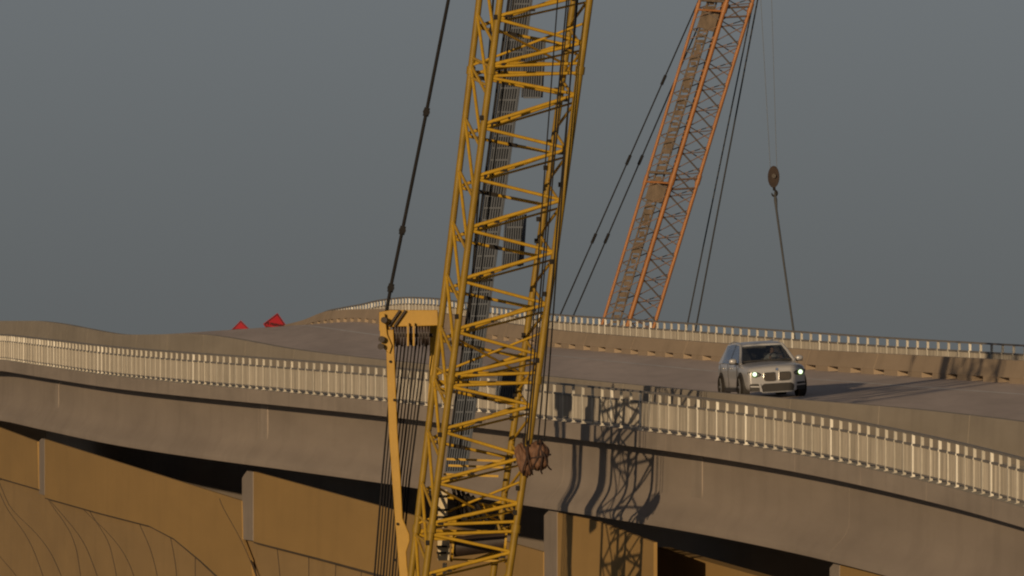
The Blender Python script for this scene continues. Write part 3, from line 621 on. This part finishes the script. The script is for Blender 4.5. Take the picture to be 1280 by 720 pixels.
# nose
for s in (-1, 1):
    out = [(.035, .53), (.05, .505), (.12, .49), (.36, .50), (.42, .54), (.435, .62), (.42, .745), (.38, .775), (.09, .78), (.045, .755)]
    g = empty('tmp'); bpy.data.objects.remove(g)
    q = MB(); q.prism([(s*x, -2.365, z) for x, z in out], (0, .06, 0)); gr = cp(q, 'grille', M['chrome'], bevel=.01)
    inn = [(.225+(x-.225)*.93, .637+(z-.637)*.90) for x, z in out]
    q = MB(); q.prism([(s*x, -2.375, z) for x, z in inn], (0, .05, 0)); cp(q, 'grille_mesh', M['plastic'], gr)
    q = MB()
    for k in range(8): q.box((s*(.075+.043*k), -2.378, .637), (.008, .012, .20))
    cp(q, 'grille_bar', M['lacing'], gr)
    hl = [(.50, .70), (.56, .655), (.74, .655), (.86, .70), (.885, .80), (.80, .815), (.60, .785), (.51, .75)]
    q = MB(); q.prism([(s*x, -2.385+max(0, x-.6)**2*1.2, z) for x, z in hl], (0, .10, 0)); h = cp(q, 'headlight', M['blackgloss'], bevel=.01)
    q = MB(); q.disc((s*.70, -2.39, .725), .085, (s*.12, -1, 0), .03, 20); cp(q, 'lamp_ring', M['lampglow'], h)
    q = MB(); q.disc((s*.70, -2.408, .733), .062, (s*.12, -1, 0), .03, 20); cp(q, 'lamp', M['lamp'], h)
    q = MB(); q.disc((s*.575, -2.372, .715), .032, (0, -1, 0), .02, 14); cp(q, 'lamp', M['alloy'], h)
    fog = [(.56, .26), (.62, .215), (.80, .22), (.845, .29), (.845, .42), (.80, .45), (.60, .44), (.57, .40)]
    q = MB(); q.prism([(s*x, -2.395+max(0, x-.62)**2*.9, z) for x, z in fog], (0, .08, 0)); f = cp(q, 'side_intake', M['plastic'])
    q = MB(); q.prism([(s*.56, -2.41, .335), (s*.84, -2.36, .35), (s*.84, -2.36, .39), (s*.56, -2.41, .37)], (0, .03, 0)); cp(q, 'intake_blade', M['paint'], f)
    q = MB(); q.prism([(s*.47, -2.395, .18), (s*.55, -2.395, .20), (s*.60, -2.395, .41), (s*.53, -2.395, .45)], (0, .05, 0)); cp(q, 'bumper_strut', M['paint'], bevel=.01)
    # mirrors
    q = MB(); q.loft([[Vector((s*(1.02+.12*math.cos(a)*k), -.80+dy, 1.135+.085*math.sin(a)*k)) for a in np.linspace(0, 2*math.pi, 13)[:-1]] for dy, k in ((-.09, .55), (-.05, .95), (.02, 1), (.08, .9))]); mi = cp(q, 'wing_mirror', M['paint'], smooth=True)
    q = MB(); q.tube([(s*.88, -.76, 1.05), (s*.97, -.78, 1.10)], .03, 6); q.box((s*1.02, -.80, 1.055), (.2, .12, .03)); cp(q, 'mirror_foot', M['plastic'], mi)
    for y in (-.08, .98):
        q = MB(); q.box((s*.955, y+.1, .92), (.03, .2, .035)); cp(q, 'door_handle', M['chrome'], bevel=.01)
    q = MB(); q.box((s*.935, .05, .27), (.04, 2.3, .13)); cp(q, 'sill_trim', M['plastic'], bevel=.02)
    for y in (-.92, .38, 1.5):
        q = MB(); q.box((s*.942, y, .68), (.014, .014, .74)); cp(q, 'door_gap', M['plastic'])
    for y in (-1.43, 1.43):
        q = MB(); q.disc((s*.855, y, .38), .425, (1, 0, 0), .20, 28); cp(q, 'wheel_arch', M['plastic'])
        q = MB(); q.tube([(s*.965, y+.31*math.cos(a), .36+.31*math.sin(a)) for a in np.linspace(0, 2*math.pi, 29)], .05, 8, cap=False); 
        q.disc((s*.86, y, .36), .36, (1, 0, 0), .21, 28); wh = cp(q, 'wheel', M['dark'])
        q = MB(); q.disc((s*.965, y, .36), .06, (1, 0, 0), .05, 12)
        for k in range(5):
            a = k*2*math.pi/5; q.box((s*.968, y+.14*math.cos(a), .36+.14*math.sin(a)), (.03, .26, .06), Matrix.Rotation(a, 3, 'X'))
        cp(q, 'rim', M['alloy'], wh)
q = MB(); q.prism([(x, -2.366, z) for x, z in ((-.50, .19), (.50, .19), (.56, .24), (.47, .40), (.40, .435), (-.40, .435), (-.47, .40), (-.56, .24))], (0, .08, 0)); lo = cp(q, 'lower_intake', M['plastic'], bevel=.01)
q = MB(); q.box((0, -2.368, .175), (.98, .03, .035)); cp(q, 'skid_trim', M['alloy'], lo)
q = MB(); q.disc((0, -2.335, .845), .052, (0, -1, .35), .025, 20); bd = cp(q, 'badge', M['chrome'])
q = MB()
for k in (0, 2): q.prism([Vector((0, -2.351, .85))]+[Vector((.034*math.cos(a), -2.351+.012*math.sin(a), .85+.034*math.sin(a))) for a in np.linspace(k*math.pi/2, (k+1)*math.pi/2, 6)], (0, -.004, 0))
cp(q, 'badge_quarter', M['blue'], bd)
q = MB(); q.box((0, 2.37, .72), (.5, .02, .12)); cp(q, 'rear_plate', M['cream'])

# driver, seen dimly through the windscreen
def skin(name, m, nodes, edges, parent, rooti=0, sub=1):
    me = bpy.data.meshes.new(name); me.from_pydata([n[0] for n in nodes], edges, []); o = bpy.data.objects.new(name, me); COL.objects.link(o); me.materials.append(m)
    s = o.modifiers.new('skin', 'SKIN'); s.use_smooth_shade = True
    for i, nd in enumerate(nodes): me.skin_vertices[0].data[i].radius = (nd[1], nd[1]*(nd[2] if len(nd) > 2 else 1))
    me.skin_vertices[0].data[rooti].use_root = True
    o.modifiers.new('sub', 'SUBSURF').levels = sub; o.modifiers['sub'].render_levels = sub; o.parent = parent; return o
dr = empty('person', car.location, car.rotation_euler)
tag(dr, 'driver in a pale shirt seated behind the windscreen with hands on the wheel', 'person')
nd = [((.38, .12, .72), .17), ((.38, .16, .95), .15), ((.38, .17, 1.13), .17), ((.38, .15, 1.24), .09), ((.38, .12, 1.30), .055)]
ed = [(0, 1), (1, 2), (2, 3), (3, 4)]
for s in (-1, 1):
    b = len(nd); nd += [((.38+s*.19, .13, 1.18), .065), ((.38+s*.25, -.08, 1.02), .05), ((.38+s*.18, -.36, 1.19), .034)]; ed += [(3, b), (b, b+1), (b+1, b+2)]
    b2 = len(nd); nd += [((.38+s*.1, -.12, .70), .085), ((.38+s*.12, -.42, .74), .07), ((.38+s*.12, -.62, .40), .05)]; ed += [(0, b2), (b2, b2+1), (b2+1, b2+2)]
skin('body', M['shirt'], nd, ed, dr)
hd = skin('head', M['skin'], [((.38, .12, 1.29), .05), ((.38, .11, 1.36), .065, 1.1), ((.38, .115, 1.43), .085, 1.15), ((.38, .12, 1.49), .07), ((.38, .03, 1.41), .022), ((.38, .01, 1.40), .012)], [(0, 1), (1, 2), (2, 3), (2, 4), (4, 5)], dr, sub=2)
skin('hair', M['hair'], [((.38, .17, 1.41), .07), ((.38, .16, 1.48), .08), ((.38, .10, 1.51), .065)], [(0, 1), (1, 2)], hd)
for s in (-1, 1):
    c = Vector((.38+s*.18, -.37, 1.19)); nds = [(c, .028), (c+Vector((0, -.05, .01)), .034)]; eds = [(0, 1)]
    for k in range(4):
        b = len(nds); o_ = Vector((0, -.055, .03-.02*k)); nds += [(c+o_+Vector((-s*.0, -.02, 0)), .009), (c+o_+Vector((-s*.03, -.045, 0)), .008), (c+o_+Vector((-s*.045, -.02, 0)), .007)]; eds += [(1, b), (b, b+1), (b+1, b+2)]
    b = len(nds); nds += [(c+Vector((-s*.03, -.03, .03)), .010), (c+Vector((-s*.05, -.055, .04)), .008)]; eds += [(1, b), (b, b+1)]
    skin('hand', M['skin'], nds, eds, dr)
